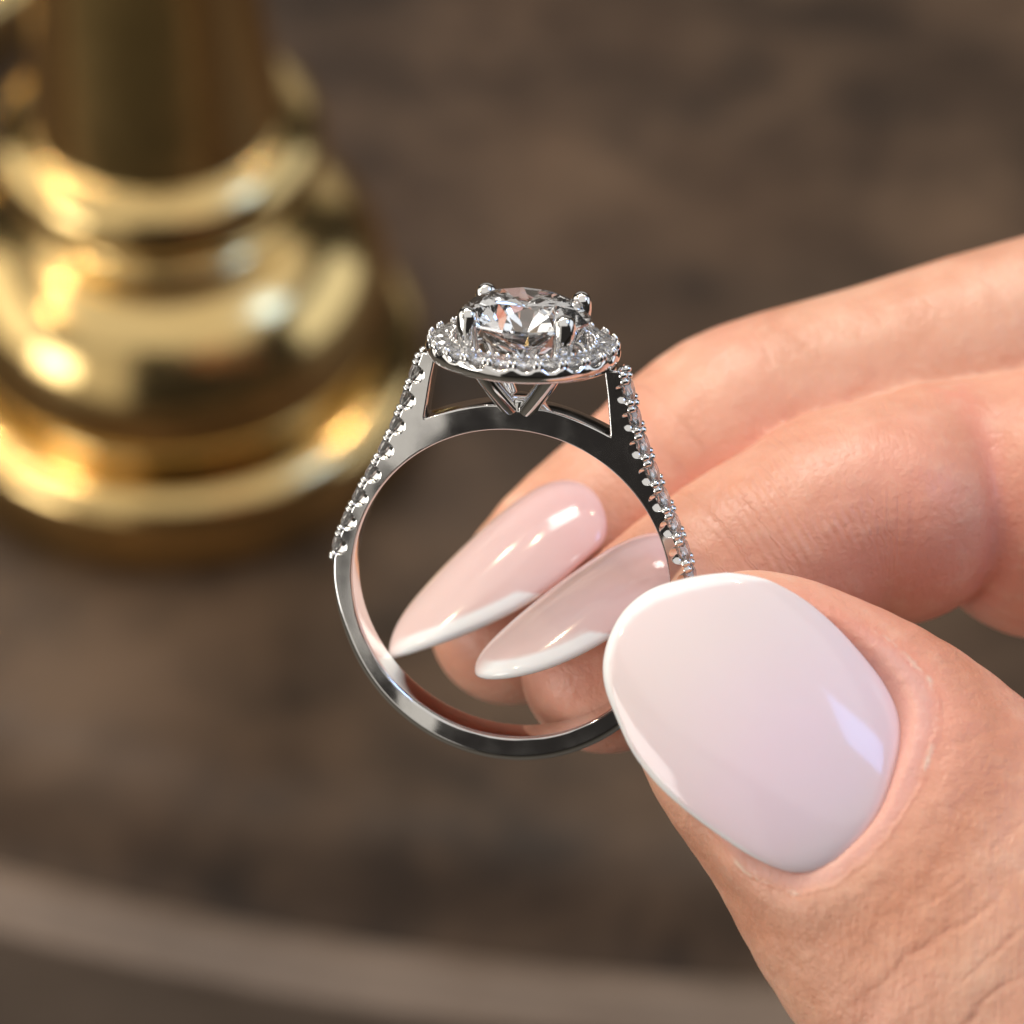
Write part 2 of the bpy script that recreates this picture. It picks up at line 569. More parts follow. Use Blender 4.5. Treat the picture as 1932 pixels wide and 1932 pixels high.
kind = np.concatenate([np.zeros(len(arc) - 1), np.ones(len(arm_outer)), np.full(len(inner_edge), 2), np.full(len(bridge), 3)])
s_on = np.concatenate([np.full(len(arc) - 1, -9.0), np.concatenate([[0], np.cumsum(seg)]), np.full(len(inner_edge) + len(bridge), -9.0)])
# mirror: loop = right half (bottom -> top centre) + left half reversed
left = half[1:-1][::-1] * np.array([-1, 1])
outer = np.concatenate([half, left])
o_kind = np.concatenate([kind, kind[1:-1][::-1]])
o_s = np.concatenate([s_on, s_on[1:-1][::-1]])
nO = len(outer)


def loop_normals(L):
    d = np.roll(L, -1, 0) - np.roll(L, 1, 0)
    n = np.stack([d[:, 1], -d[:, 0]], 1)
    return n / np.maximum(np.linalg.norm(n, axis=1, keepdims=True), 1e-9)


o_n = loop_normals(outer)                    # counter-clockwise loop: points outwards
# bevel size along the contour: round below, scalloped under each stone
o_dr = np.full(nO, 0.10)
o_dy = np.full(nO, 0.10)
for i in range(nO):
    if o_kind[i] == 0:
        ang = math.atan2(outer[i][1], outer[i][0])
        t = min(1.0, max(0.0, (math.sin(a_start) - math.sin(ang) - 0.02) / 0.5))
        t = t * t * (3 - 2 * t)
        o_dr[i] = 0.14 + 0.36 * t
        o_dy[i] = 0.12 + 0.60 * t
    elif o_kind[i] == 1:
        c = 0.0
        for s in st_s:
            c = max(c, math.sqrt(max(0.0, 1 - ((o_s[i] - s) / 0.52) ** 2)))
        o_dr[i] = 0.10 + 0.50 * c
        o_dy[i] = 0.07 + 0.34 * c
nI = 220
ia = np.linspace(-math.pi / 2, 1.5 * math.pi, nI, endpoint=False)
inner = np.stack([R_IN * np.cos(ia), R_IN * np.sin(ia)], 1)
i_n = -np.stack([np.cos(ia), np.sin(ia)], 1)  # out of the metal
verts, faces, smooth = [], [], []
KB = 6


def half_width(z):
    t = np.clip((2.0 - z) / 8.0, 0, 1)
    return 0.87 + 0.25 * t * t * (3 - 2 * t)


def add_wall(L, N, dr, dy, chamfer, flip):
    rows = []
    hw = half_width(L[:, 1])
    prof = []
    for k in range(KB + 1):
        t = k / KB
        th = t * math.pi / 2
        prof.append((1 - math.sin(th), 1 - math.cos(th), 1 - t, t))
    cols = len(L)
    seqs = []
    for side in (-1, 1):
        for k in (range(KB + 1) if side < 0 else range(KB, -1, -1)):
            a, b, c, d_ = prof[k]
            o = dr * ((1 - chamfer) * a + chamfer * c)
            yy = -hw + dy * ((1 - chamfer) * b + chamfer * d_)
            p = L - N * o[:, None]
            seqs.append(np.stack([p[:, 0], yy * (1 if side < 0 else -1), p[:, 1]], 1))
    for sq in seqs:
        rows.append(len(verts))
        verts.extend(sq.tolist())
    for r in range(len(rows) - 1):
        for i in range(cols):
            j = (i + 1) % cols
            q = (rows[r] + i, rows[r] + j, rows[r + 1] + j, rows[r + 1] + i)
            faces.append(q if not flip else q[::-1])
            smooth.append(True)
    return rows[0], rows[-1]


cham = np.where(o_kind == 1, 0.75, 0.0)
of, ob = add_wall(outer, o_n, o_dr, o_dy, cham, False)
if_, ib = add_wall(inner, i_n, np.full(nI, 0.17), np.full(nI, 0.30), np.zeros(nI), True)
# flat front and back faces
pts2 = [Vector((verts[of + i][0], verts[of + i][2])) for i in range(nO)] + [Vector((verts[if_ + i][0], verts[if_ + i][2])) for i in range(nI)]
edges = [(i, (i + 1) % nO) for i in range(nO)] + [(nO + i, nO + (i + 1) % nI) for i in range(nI)]
res = delaunay_2d_cdt(pts2, edges, [], 0, 1e-7)
vco, _e, tri, vorig = res[0], res[1], res[2], res[3]


def inside(pt, L):
    x, y = pt
    c = False
    n = len(L)
    j = n - 1
    for i in range(n):
        if (L[i][1] > y) != (L[j][1] > y) and x < (L[j][0] - L[i][0]) * (y - L[i][1]) / (L[j][1] - L[i][1]) + L[i][0]:
            c = not c
        j = i
    return c


out_poly = [(p.x, p.y) for p in pts2[:nO]]
for t in tri:
    ids = []
    for k in t:
        og = vorig[k]
        ids.append(og[0] if og else None)
    if None in ids:
        continue
    cx = sum(vco[k].x for k in t) / 3
    cz = sum(vco[k].y for k in t) / 3
    if math.hypot(cx, cz) < R_IN + 0.1 or not inside((cx, cz), out_poly):
        continue
    fr = [of + i if i < nO else if_ + i - nO for i in ids]
    bk = [ob + i if i < nO else ib + i - nO for i in ids]
    faces.append(tuple(fr))
    smooth.append(True)
    faces.append(tuple(bk[::-1]))
    smooth.append(True)
sh = mesh_obj('shank', verts, faces, M_METAL, ring, smooth=smooth)
bm = bmesh.new()
bm.from_mesh(sh.data)
bmesh.ops.recalc_face_normals(bm, faces=bm.faces)
bm.to_mesh(sh.data)
bm.free()
# the two flat faces get the normals of the gently tapering planes they are
nrm = []
for p in sh.data.polygons:
    flat = len(p.vertices) == 3
    for vi in p.vertices:
        if flat:
            z = sh.data.vertices[vi].co.z / MM
            dz = float((half_width(np.array(z + 0.05)) - half_width(np.array(z - 0.05))) / 0.1)
            n = Vector((0, math.copysign(1.0, p.normal.y), -dz)).normalized()
            nrm.append((n.x, n.y, n.z))
        else:
            nrm.append((0, 0, 0))
sh.data.normals_split_custom_set(nrm)


# brilliant cut, girdle radius 1, girdle at z = 0
def brilliant():
    v, f = [], []
    g = 0.018
    tc, tp = math.tan(math.radians(34)), math.tan(math.radians(40.8))
    rt = 0.60
    table = [len(v) + i for i in range(8)]
    for i in range(8):
        a = i * math.pi / 4
        v.append((rt * math.cos(a), rt * math.sin(a), g + (1 - rt) * tc))
    mid = [len(v) + i for i in range(8)]
    for i in range(8):
        a = (i + 0.5) * math.pi / 4
        r = 0.80
        v.append((r * math.cos(a), r * math.sin(a), g + (1 - r * math.cos(math.pi / 8)) * tc))
    gt = [len(v) + i for i in range(16)]
    for i in range(16):
        a = i * math.pi / 8
        v.append((math.cos(a), math.sin(a), g))
    gb = [len(v) + i for i in range(16)]
    for i in range(16):
        a = i * math.pi / 8
        v.append((math.cos(a), math.sin(a), -g))
    low = [len(v) + i for i in range(8)]
    for i in range(8):
        a = (i + 0.5) * math.pi / 4
        r = 0.23
        v.append((r * math.cos(a), r * math.sin(a), -g - (1 - r * math.cos(math.pi / 8)) * tp))
    cu = len(v)
    v.append((0, 0, -g - tp))
    f.append(tuple(table))
    for i in range(8):
        j = (i + 1) % 8
        f.append((table[i], mid[i], table[j]))
        f.append((table[i], mid[i - 1], gt[2 * i], mid[i]))
        f.append((mid[i], gt[2 * i], gt[2 * i + 1]))
        f.append((mid[i], gt[2 * i + 1], gt[(2 * i + 2) % 16]))
        f.append((low[i], gb[2 * i + 1], gb[2 * i]))
        f.append((low[i], gb[(2 * i + 2) % 16], gb[2 * i + 1]))
        f.append((cu, low[i], gb[2 * i], low[i - 1]))
    for i in range(16):
        j = (i + 1) % 16
        f.append((gt[i], gb[i], gb[j], gt[j]))
    return v, f


HALO_Z = 13.45
BV, BF = brilliant()


def gem(name, radius, parent):
    o = mesh_obj(name, np.array(BV) * radius, BF, M_DIA if radius > 2 else M_PAVE, parent, smooth=False)
    bm = bmesh.new()
    bm.from_mesh(o.data)
    bmesh.ops.recalc_face_normals(bm, faces=bm.faces)
    bm.to_mesh(o.data)
    bm.free()
    return o


GZ = 14.75
center = gem('center_diamond', 3.52, ring)
center.matrix_local = Matrix.Translation((0, 0, GZ * MM)) @ Matrix.Rotation(math.radians(14), 4, 'Z')

# halo plate: an annulus with a rounded polished wall
hp = [(3.35, 13.10), (3.0, 12.95), (2.95, 12.7), (3.1, 12.5), (3.72, 12.40), (4.55, 12.36), (4.9, 12.45), (5.1, 12.7), (5.17, 12.95), (5.15, 13.2), (5.03, 13.38), (4.85, 13.30), (4.35, 13.12), (3.8, 13.16)]
P = np.array(hp + hp[:1])
hp2 = resample(np.array(smooth_profile_free(np.concatenate([P, P[1:2]]), 4))[:-4], 0.06)[:-1]
v, f = lathe([tuple(p) for p in hp2], 144, closed=True)
hv = np.array(v)
N_H = 23
ang = np.arctan2(hv[:, 1], hv[:, 0])
rad = np.hypot(hv[:, 0], hv[:, 1])
ph = (ang / (2 * math.pi) * N_H) % 1.0
dist = np.minimum(ph, 1 - ph)
sc = np.exp(-(dist / 0.30) ** 4) * (hv[:, 2] > 12.9) * (rad > 4.7)
hv[:, 2] -= 0.26 * sc * np.clip((hv[:, 2] - 12.9) / 0.4, 0, 1)
hl = mesh_obj('halo_frame', hv, f, M_METAL, ring)

stone = gem('halo_stone', 0.605, ring)
stone_mesh_first = True
for i in range(N_H):
    a = 2 * math.pi * i / N_H
    tilt = Matrix.Rotation(a, 4, 'Z') @ Matrix.Translation((4.42 * MM, 0, (HALO_Z - 0.03) * MM)) @ Matrix.Rotation(math.radians(9 + random.uniform(-3, 3)), 4, 'Y') @ Matrix.Rotation(random.uniform(0, 0.8), 4, 'Z')
    if i == 0:
        stone.matrix_local = tilt
    else:
        copy_part(stone, ring, tilt)


def ball(name, r, sx, sy, sz, parent, segs=12, rings=8):
    bm = bmesh.new()
    bmesh.ops.create_uvsphere(bm, u_segments=segs, v_segments=rings, radius=r)
    vs = [(p.co.x * sx, p.co.y * sy, p.co.z * sz) for p in bm.verts]
    fs = [tuple(q.index for q in t.verts) for t in bm.faces]
    bm.free()
    return mesh_obj(name, vs, fs, M_METAL, parent)


bead = ball('bead', 0.18, 0.95, 0.95, 1.5, ring)
first = True
for i in range(N_H):
    a0 = 2 * math.pi * (i + 0.5) / N_H
    for rr, da in ((4.97, 0.028), (4.97, -0.028), (3.80, 0.02), (3.80, -0.10)):
        mt = Matrix.Rotation(a0 + da, 4, 'Z') @ Matrix.Translation((rr * MM, 0, (HALO_Z - 0.05) * MM))
        if rr < 4.5:
            mt = mt @ Matrix.Scale(1.15, 4)
        if first:
            bead.matrix_local = mt
            first = False
        else:
            copy_part(bead, ring, mt)

# pave along both arms
cum = np.concatenate([[0], np.cumsum(seg)])


def arm_at(s):
    p = np.array([np.interp(s, cum, arm_outer[:, 0]), np.interp(s, cum, arm_outer[:, 1])])
    q = np.array([np.interp(s + 0.1, cum, arm_outer[:, 0]), np.interp(s + 0.1, cum, arm_outer[:, 1])])
    q0 = np.array([np.interp(s - 0.1, cum, arm_outer[:, 0]), np.interp(s - 0.1, cum, arm_outer[:, 1])])
    t = norm(q - q0)
    n = np.array([t[1], -t[0]])
    return p, t, n


sstone = gem('shank_stone', 0.77, ring)
sbead = ball('shank_bead', 0.235, 1.0, 1.15, 1.25, ring)
f1 = f2 = True
for side in (1, -1):
    for i, s in enumerate(st_s):
        p, t, n = arm_at(s)
        z = np.array([n[0] * side, 0, n[1]])
        x = np.array([t[0] * side, 0, t[1]])
        y = np.cross(z, x)
        m = frame((np.array([p[0] * side, 0, p[1]]) + z * 0.10) * MM, x, y, z) @ Matrix.Rotation(random.uniform(0, 0.8), 4, 'Z')
        if f1:
            sstone.matrix_local = m
            f1 = False
        else:
            copy_part(sstone, ring, m)
    for i in range(N_ST + 1):
        s = 0.75 + PITCH_ST * (i - 0.5)
        if s > arm_len - 0.4:
            continue
        for yy in (-0.62, 0.62):
            for ds in (-0.17, 0.17):
                p, t, n = arm_at(max(s + ds, 0.02))
                z = np.array([n[0] * side, 0, n[1]])
                x = np.array([t[0] * side, 0, t[1]])
                y = np.cross(z, x)
                m = frame((np.array([p[0] * side, yy, p[1]]) + z * 0.07) * MM, x, y, z)
                if f2:
                    sbead.matrix_local = m
                    f2 = False
                else:
                    copy_part(sbead, ring, m)


# prongs: swept tubes from the peg up over the girdle
def tube(path, radii, segs=14, flat=None):
    path = np.asarray(path, float)
    n = len(path)
    v, f = [], []
    tang = np.gradient(path, axis=0)
    tang /= np.linalg.norm(tang, axis=1, keepdims=True)
    for i in range(n):
        t = tang[i]
        u = norm(np.cross(t, [0, 1, 0.001]))
        w = np.cross(t, u)
        for k in range(segs):
            a = 2 * math.pi * k / segs
            ra, rb = radii[i] if isinstance(radii[i], tuple) else (radii[i], radii[i])
            v.append(path[i] + u * ra * math.cos(a) + w * rb * math.sin(a))
    for i in range(n - 1):
        for k in range(segs):
            k2 = (k + 1) % segs
            f.append((i * segs + k, i * segs + k2, (i + 1) * segs + k2, (i + 1) * segs + k))
    f.append(tuple(reversed(range(segs))))
    f.append(tuple((n - 1) * segs + k for k in range(segs)))
    return v, f


ppath = np.array(smooth_profile_free([(0.62, 0, 9.75), (1.15, 0, 10.3), (2.2, 0, 11.5), (3.0, 0, 12.6), (3.42, 0, 13.5), (3.64, 0, 14.4), (3.66, 0, 14.95), (3.58, 0, 15.3), (3.42, 0, 15.62)], 6))
nn = len(ppath)
pr = []
for i in range(nn):
    t = i / (nn - 1)
    r = 0.52 + 0.05 * max(0.0, min(1.0, (t - 0.5) / 0.2))
    if ppath[i][2] > 15.16:
        q = (ppath[i][2] - 15.16) / 0.47
        r = 0.56 * math.sqrt(max(1 - q * q, 0.012))
    pr.append((r * 0.92, r * 1.05))
v, f = tube(ppath, pr)
prong = mesh_obj('prong', v, f, M_METAL, ring)
for k, a in enumerate((-45, 45, 135, 225)):
    m = Matrix.Rotation(math.radians(a), 4, 'Z')
    if k == 0:
        prong.matrix_local = m
    else:
        copy_part(prong, ring, m)
v, f = lathe(smooth_profile([(0.02, 9.3), (0.8, 9.5), (0.84, 9.8), (0.78, 10.2), (0.62, 10.45), (0.02, 10.5)], 4), 32, caps=False)
mesh_obj('peg', v, f, M_METAL, ring)

# ------------------------------------------------------------------ the hand: one surface, grown from a distance field
F32 = np.float32


class Nail:
    """a curved plate: p along the nail, q across it (arc length), h above its surface"""

    def __init__(self, O, a, n, R, lc, p0=0.0):
        self.a = norm(a)
        n = np.asarray(n, float)
        self.n = norm(n - self.a * n.dot(self.a))
        self.b = np.cross(self.a, self.n)
        self.O = np.asarray(O, float)
        self.R, self.lc, self.p0 = R, lc, p0

    def pos(self, p, q, h):
        p, q, h = np.broadcast_arrays(np.asarray(p, float), np.asarray(q, float), np.asarray(h, float))
        psi = q / self.R
        dn = (self.R + h) * np.cos(psi) - self.R - (p - self.p0) ** 2 / (2 * self.lc)
        db = (self.R + h) * np.sin(psi)
        return self.O + p[..., None] * self.a + db[..., None] * self.b + dn[..., None] * self.n

    def inv(self, X):
        d = X - self.O.astype(X.dtype)
        p = d @ self.a.astype(X.dtype)
        qn = d @ self.n.astype(X.dtype) + (p - self.p0) ** 2 / (2 * self.lc) + self.R
        qb = d @ self.b.astype(X.dtype)
        psi = np.arctan2(qb, qn)
        return p, psi * self.R, np.hypot(qb, qn) - self.R

    def from_px(self, px, py):
        """(p, q) of the point of the plate that the photograph shows at px, py"""
        lo, hi = -40.0, 10.0
        ys = np.linspace(-30, 20, 401)
        X = np.stack([PX(px, py, y) for y in ys])
        p, q, h = self.inv(X)
        k = np.where((h[:-1] > 0) & (h[1:] <= 0))[0]
        if len(k) == 0:
            k = [int(np.argmin(np.abs(h)))]
            return p[k[0]], q[k[0]]
        k = k[0]
        t = h[k] / (h[k] - h[k + 1])
        return p[k] + (p[k + 1] - p[k]) * t, q[k] + (q[k + 1] - q[k]) * t


def poly_sd(P, Q, poly):
    """signed distance in the plane to a closed polygon (negative inside)"""
    d = np.full(P.shape, 1e9, P.dtype)
    ins = np.zeros(P.shape, bool)
    n = len(poly)
    for i in range(n):
        x0, y0 = poly[i]
        x1, y1 = poly[(i + 1) % n]
        ex, ey = x1 - x0, y1 - y0
        wx, wy = P - x0, Q - y0
        t = np.clip((wx * ex + wy * ey) / max(ex * ex + ey * ey, 1e-12), 0, 1)
        d = np.minimum(d, (wx - ex * t) ** 2 + (wy - ey * t) ** 2)
        c = (y0 > Q) != (y1 > Q)
        if abs(ey) > 1e-12:
            ins ^= c & (P < ex * (Q - y0) / ey + x0)
    d = np.sqrt(d)
    return np.where(ins, -d, d)


# thumb nail
TN_PX = [(1373, 1081), (1330, 1085), (1288, 1093), (1227, 1112), (1180, 1149), (1152, 1196), (1139, 1248), (1142, 1295), (1161, 1347), (1194, 1418), (1241, 1479), (1298, 1531), (1354, 1573), (1411, 1611), (1460, 1635), (1497, 1646), (1541, 1642), (1588, 1617), (1633, 1575), (1664, 1530), (1687, 1465), (1699, 1399), (1691, 1342), (1661, 1285), (1613, 1225), (1566, 1176), (1510, 1130), (1453, 1098), (1416, 1087)]
tn = Nail(PX(1425, 1365, -11.6), (-0.62, 0.20, 0.78), (0.03, -1.0, 0.10), 9.5, 34.0)
tn_poly = np.array([tn.from_px(x, y) for x, y in TN_PX])
tn_poly = np.array(smooth_profile_free(np.concatenate([tn_poly, tn_poly[:1]]), 4)[:-1])


def almond(L, Wd, pb, pm, e1=2.0, e2=0.62):
    pts = []
    for p in np.concatenate([pb * (1 - np.cos(np.linspace(0, math.pi / 2, 12))), np.linspace(pb, pm, 8)[1:], pm + (L - pm) * np.sin(np.linspace(0, math.pi / 2, 22))[1:]]):
        if p < pb:
            w = Wd * math.sqrt(max(0, 1 - ((pb - p) / pb) ** 2))
        elif p < pm:
            w = Wd
        else:
            w = Wd * max(0, 1 - ((p - pm) / (L - pm)) ** e1) ** e2
        pts.append((p, w))
    return np.array(pts + [(p, -w) for p, w in pts[1:-1][::-1]])


nb = PX(1084, 886, 9.5)
ntip = PX(722, 1222, 7.0)
L1 = float(np.linalg.norm(ntip - nb))
n1 = Nail(nb, ntip - nb, (-0.54, -0.52, 0.66), 5.0, 60.0, 5.0)
n1_poly = almond(L1, 4.9, 2.4, 4.8, 1.75, 0.76)
ib_ = PX(1256, 988, 0.8)
itip = PX(888, 1260, 0.8)
L2 = float(np.linalg.norm(itip - ib_))
n2 = Nail(ib_, itip - ib_, (-0.48, -0.42, 0.77), 4.9, 60.0, 5.0)
n2_poly = almond(L2, 4.2, 2.6, 5.2, 2.0, 0.60)


INDEX3 = None


def C(px, py, y, rpx):
    return (PX(px, py, y), rpx * (D + y) / D / 35.0)


THUMB = [C(1425, 1315, -5.5, 240), C(1480, 1370, -5.6, 278), C(1630, 1500, -5.8, 330), C(1800, 1700, -7.0, 380), C(2060, 1960, -7.5, 420), C(2450, 2150, 2, 500), C(2900, 2200, 14, 620)]
INDEX = [C(1142, 1262, 6.4, 160), C(1235, 1195, 6.6, 183), C(1400, 1085, 8.0, 200), C(1590, 985, 9.0, 204), C(1690, 972, 9.3, 208)]
INDEX2 = [C(1978, 956, 12.8, 252), C(2150, 945, 15.0, 255), C(2500, 1050, 18.0, 280)]
INDEX3 = [C(1560, 925, 10.5, 146), C(1760, 890, 12.0, 168), C(1990, 885, 13.5, 185)]
MIDDLE = [C(962, 1178, 15.0, 152), C(1075, 1060, 15.5, 172), C(1205, 955, 16.5, 182), C(1330, 860, 17.5, 200), C(1425, 800, 18.0, 198), C(1660, 735, 19.5, 200), C(1940, 665, 21.0, 214), C(2250, 640, 24.0, 240), C(2600, 900, 28, 300)]
RINGF = [C(1560, 900, 31, 150), C(1750, 820, 33, 180), C(2000, 760, 34, 190), C(2300, 760, 36, 220), C(2650, 1000, 38, 300)]
PINKY = [C(1800, 960, 44, 150), C(2000, 900, 45, 160), C(2350, 900, 47, 190), C(2700, 1150, 46, 280)]
PALM = [C(2500, 1050, 18, 280), C(2650, 1000, 34, 330), C(2950, 1500, 34, 430)]
PALM2 = [C(2300, 1300, 30, 300), C(2900, 2000, 22, 560), C(3300, 1900, 28, 600), C(4300, 2300, 30, 620), C(5200, 2600, 32, 660)]


def refine(pts, sub):
    A = np.array([np.append(c, r) for c, r in pts])
    B = smooth_profile_free(A, sub)
    return [(b[:3], float(b[3])) for b in B]


THUMB, INDEX, MIDDLE = refine(THUMB, 4), refine(INDEX, 4), refine(MIDDLE, 3)
INDEX2, RINGF, PINKY = refine(INDEX2, 3), refine(RINGF, 2), refine(PINKY, 2)


def chain(P, pts, k=None, flat=None):
    """smallest distance to a chain of tapering capsules; also arc length of the nearest point"""
    best = None
    s_best = None
    s0 = 0.0
    for (a, ra), (b, rb) in zip(pts[:-1], pts[1:]):
        ba = (b - a).astype(F32)
        L = float(np.linalg.norm(ba))
        pa = P - a.astype(F32)
        t = np.clip(pa @ ba / F32(L * L), 0, 1)
        d = pa - t[:, None] * ba
        if flat is not None:
            fn = flat[0].astype(F32)
            dn = d @ fn
            d = d + (dn * F32(flat[1] - 1))[:, None] * fn
        dist = np.sqrt((d * d).sum(1)) - (ra + (rb - ra) * t).astype(F32)
        if best is None:
            best, s_best = dist, s0 + t * L
        else:
            s_best = np.where(dist < best, s0 + t * L, s_best)
            best = np.minimum(best, dist)
        s0 += L
    return best, s_best


def smin(a, b, k):
    h = np.clip(0.5 + 0.5 * (b - a) / k, 0, 1)
    return b * (1 - h) + a * h - k * h * (1 - h)


def smax(a, b, k):
    return -smin(-a, -b, k)


def tube_sd(P, pts, r):
    best = np.full(len(P), 1e9, F32)
    for a, b in zip(pts[:-1], pts[1:]):
        ba = (b - a).astype(F32)
        pa = P - a.astype(F32)
        t = np.clip(pa @ ba / F32(ba @ ba), 0, 1)
        d = pa - t[:, None] * ba
        best = np.minimum(best, np.sqrt((d * d).sum(1)))
    return best - F32(r)


# the fold of skin round the base and sides of the thumb nail
order = np.argsort(np.arange(len(tn_poly)))
cen = tn_poly.mean(0)
fold_pts = []
i_start = int(np.argmin(np.linalg.norm(tn_poly - np.array(tn.from_px(1390, 1598)), axis=1)))
i_end = int(np.argmin(np.linalg.norm(tn_poly - np.array(tn.from_px(1566, 1176)), axis=1)))
for i in range(i_start, i_end + 1, 3):
    e = min(1.0, (i - i_start) / 14.0, (i_end - i) / 14.0)
    pq = tn_poly[i] + norm(tn_poly[i] - cen) * 1.05
    fold_pts.append(tn.pos(pq[0], pq[1], -0.75 - 0.7 * (1 - e)))
fold_pts = np.array(fold_pts)


def nail_cut(f, P, nail, poly, under, grow, k, reach):
    d = P - (nail.O + nail.a * 4).astype(F32)
    near = (d * d).sum(1) < reach * reach
    idx = np.where(near)[0]
    if len(idx) == 0:
        return f
    p, q, h = nail.inv(P[idx])
    sd = poly_sd(p, q, poly) - grow
    cut = np.maximum(sd, under - h)
    cut = np.where(h < -nail.R * 0.8, 1.0, cut)
    f = f.copy()
    f[idx] = smax(f[idx], -cut.astype(F32), k)
    return f


def hand_sdf(P, full=True):
    P = P.astype(F32)
    th, _ = chain(P, THUMB, flat=(norm((0.05, -1, 0.1)), 1.48))
    d = P - fold_pts.mean(0).astype(F32)
    idx = np.where((d * d).sum(1) < 16 ** 2)[0]
    if len(idx):
        th[idx] = smin(th[idx], tube_sd(P[idx], fold_pts, 0.6), 2.2)
    th = nail_cut(th, P, tn, tn_poly, -0.35, -0.12, 0.22, 17.0)
    i1, _ = chain(P, INDEX)
    i1 = nail_cut(i1, P, n2, n2_poly, -0.25, -0.1, 0.25, 14.0)
    i2, _ = chain(P, INDEX2)
    i3, _ = chain(P, INDEX3)
    ix = smin(smin(i1, i3, 1.2), i2, 0.8)
    mi, _ = chain(P, MIDDLE)
    mi = nail_cut(mi, P, n1, n1_poly, -0.25, -0.1, 0.25, 14.0)
    f = smin(ix, mi, 0.4)
    for ch in (RINGF, PINKY):
        c, _ = chain(P, ch)
        f = smin(f, c, 0.6)
    pl, _ = chain(P, PALM)
    p2, _ = chain(P, PALM2)
    pl = smin(pl, p2, 8.0)
    f = smin(f, pl, 2.0)
    # the ring presses a little into both pads, so the thumb only merges with the hand at the palm
    f = smin(f, th, 0.5)
    return f


def axis(lo, fine_lo, fine_hi, hi, h, H):
    c = list(np.arange(fine_lo, fine_hi, h))
    x, st = fine_hi, h
    while x < hi:
        c.append(x)
        st = min(H, st * 1.12)
        x += st
    c.append(x)
    x, st = fine_lo, h
    pre = []
    while x > lo:
        st = min(H, st * 1.12)
        x -= st
        pre.append(x)
    return np.array(pre[::-1] + c)


gx = axis(-8, -8, 29, 150, 0.32, 2.4)
gy = axis(-32, -19, 21, 66, 0.36, 2.4)
gz = axis(-74, -29, 16, 22, 0.32, 2.4)
nx, ny, nz = len(gx), len(gy), len(gz)
Fd = np.empty((nx, ny, nz), F32)
YY, ZZ = np.meshgrid(gy, gz, indexing='ij')
# coarse pass to find the cells worth an exact value
cs = 6
ci, cj, ck = np.arange(0, nx, cs), np.arange(0, ny, cs), np.arange(0, nz, cs)
CP = np.stack(np.meshgrid(gx[ci], gy[cj], gz[ck], indexing='ij'), -1).reshape(-1, 3)
CF = hand_sdf(CP).reshape(len(ci), len(cj), len(ck))
for a in range(len(ci)):
    for b in range(len(cj)):
        i0, i1 = ci[a], min(ci[a] + cs, nx)
        j0, j1 = cj[b], min(cj[b] + cs, ny)
        dx = gx[min(i1, nx - 1)] - gx[i0]
        dy = gy[min(j1, ny - 1)] - gy[j0]
        for c in range(len(ck)):
            k0, k1 = ck[c], min(ck[c] + cs, nz)
            dz = gz[min(k1, nz - 1)] - gz[k0]
            Fd[i0:i1, j0:j1, k0:k1] = CF[a, b, c]
NB = np.zeros((nx, ny, nz), bool)
DX = np.repeat(np.array([gx[min(i + cs, nx - 1)] - gx[i] for i in ci]), cs)[:nx]
DY = np.repeat(np.array([gy[min(i + cs, ny - 1)] - gy[i] for i in cj]), cs)[:ny]
DZ = np.repeat(np.array([gz[min(i + cs, nz - 1)] - gz[i] for i in ck]), cs)[:nz]
reach = np.sqrt(DX[:, None, None] ** 2 + DY[None, :, None] ** 2 + DZ[None, None, :] ** 2) * 1.45 + 0.8
NB = np.abs(Fd) < reach
ii, jj, kk = np.where(NB)
PTS = np.stack([gx[ii], gy[jj], gz[kk]], 1).astype(F32)
vals = np.empty(len(PTS), F32)
for c in range(0, len(PTS), 400000):
    vals[c:c + 400000] = hand_sdf(PTS[c:c + 400000])
Fd[ii, jj, kk] = vals


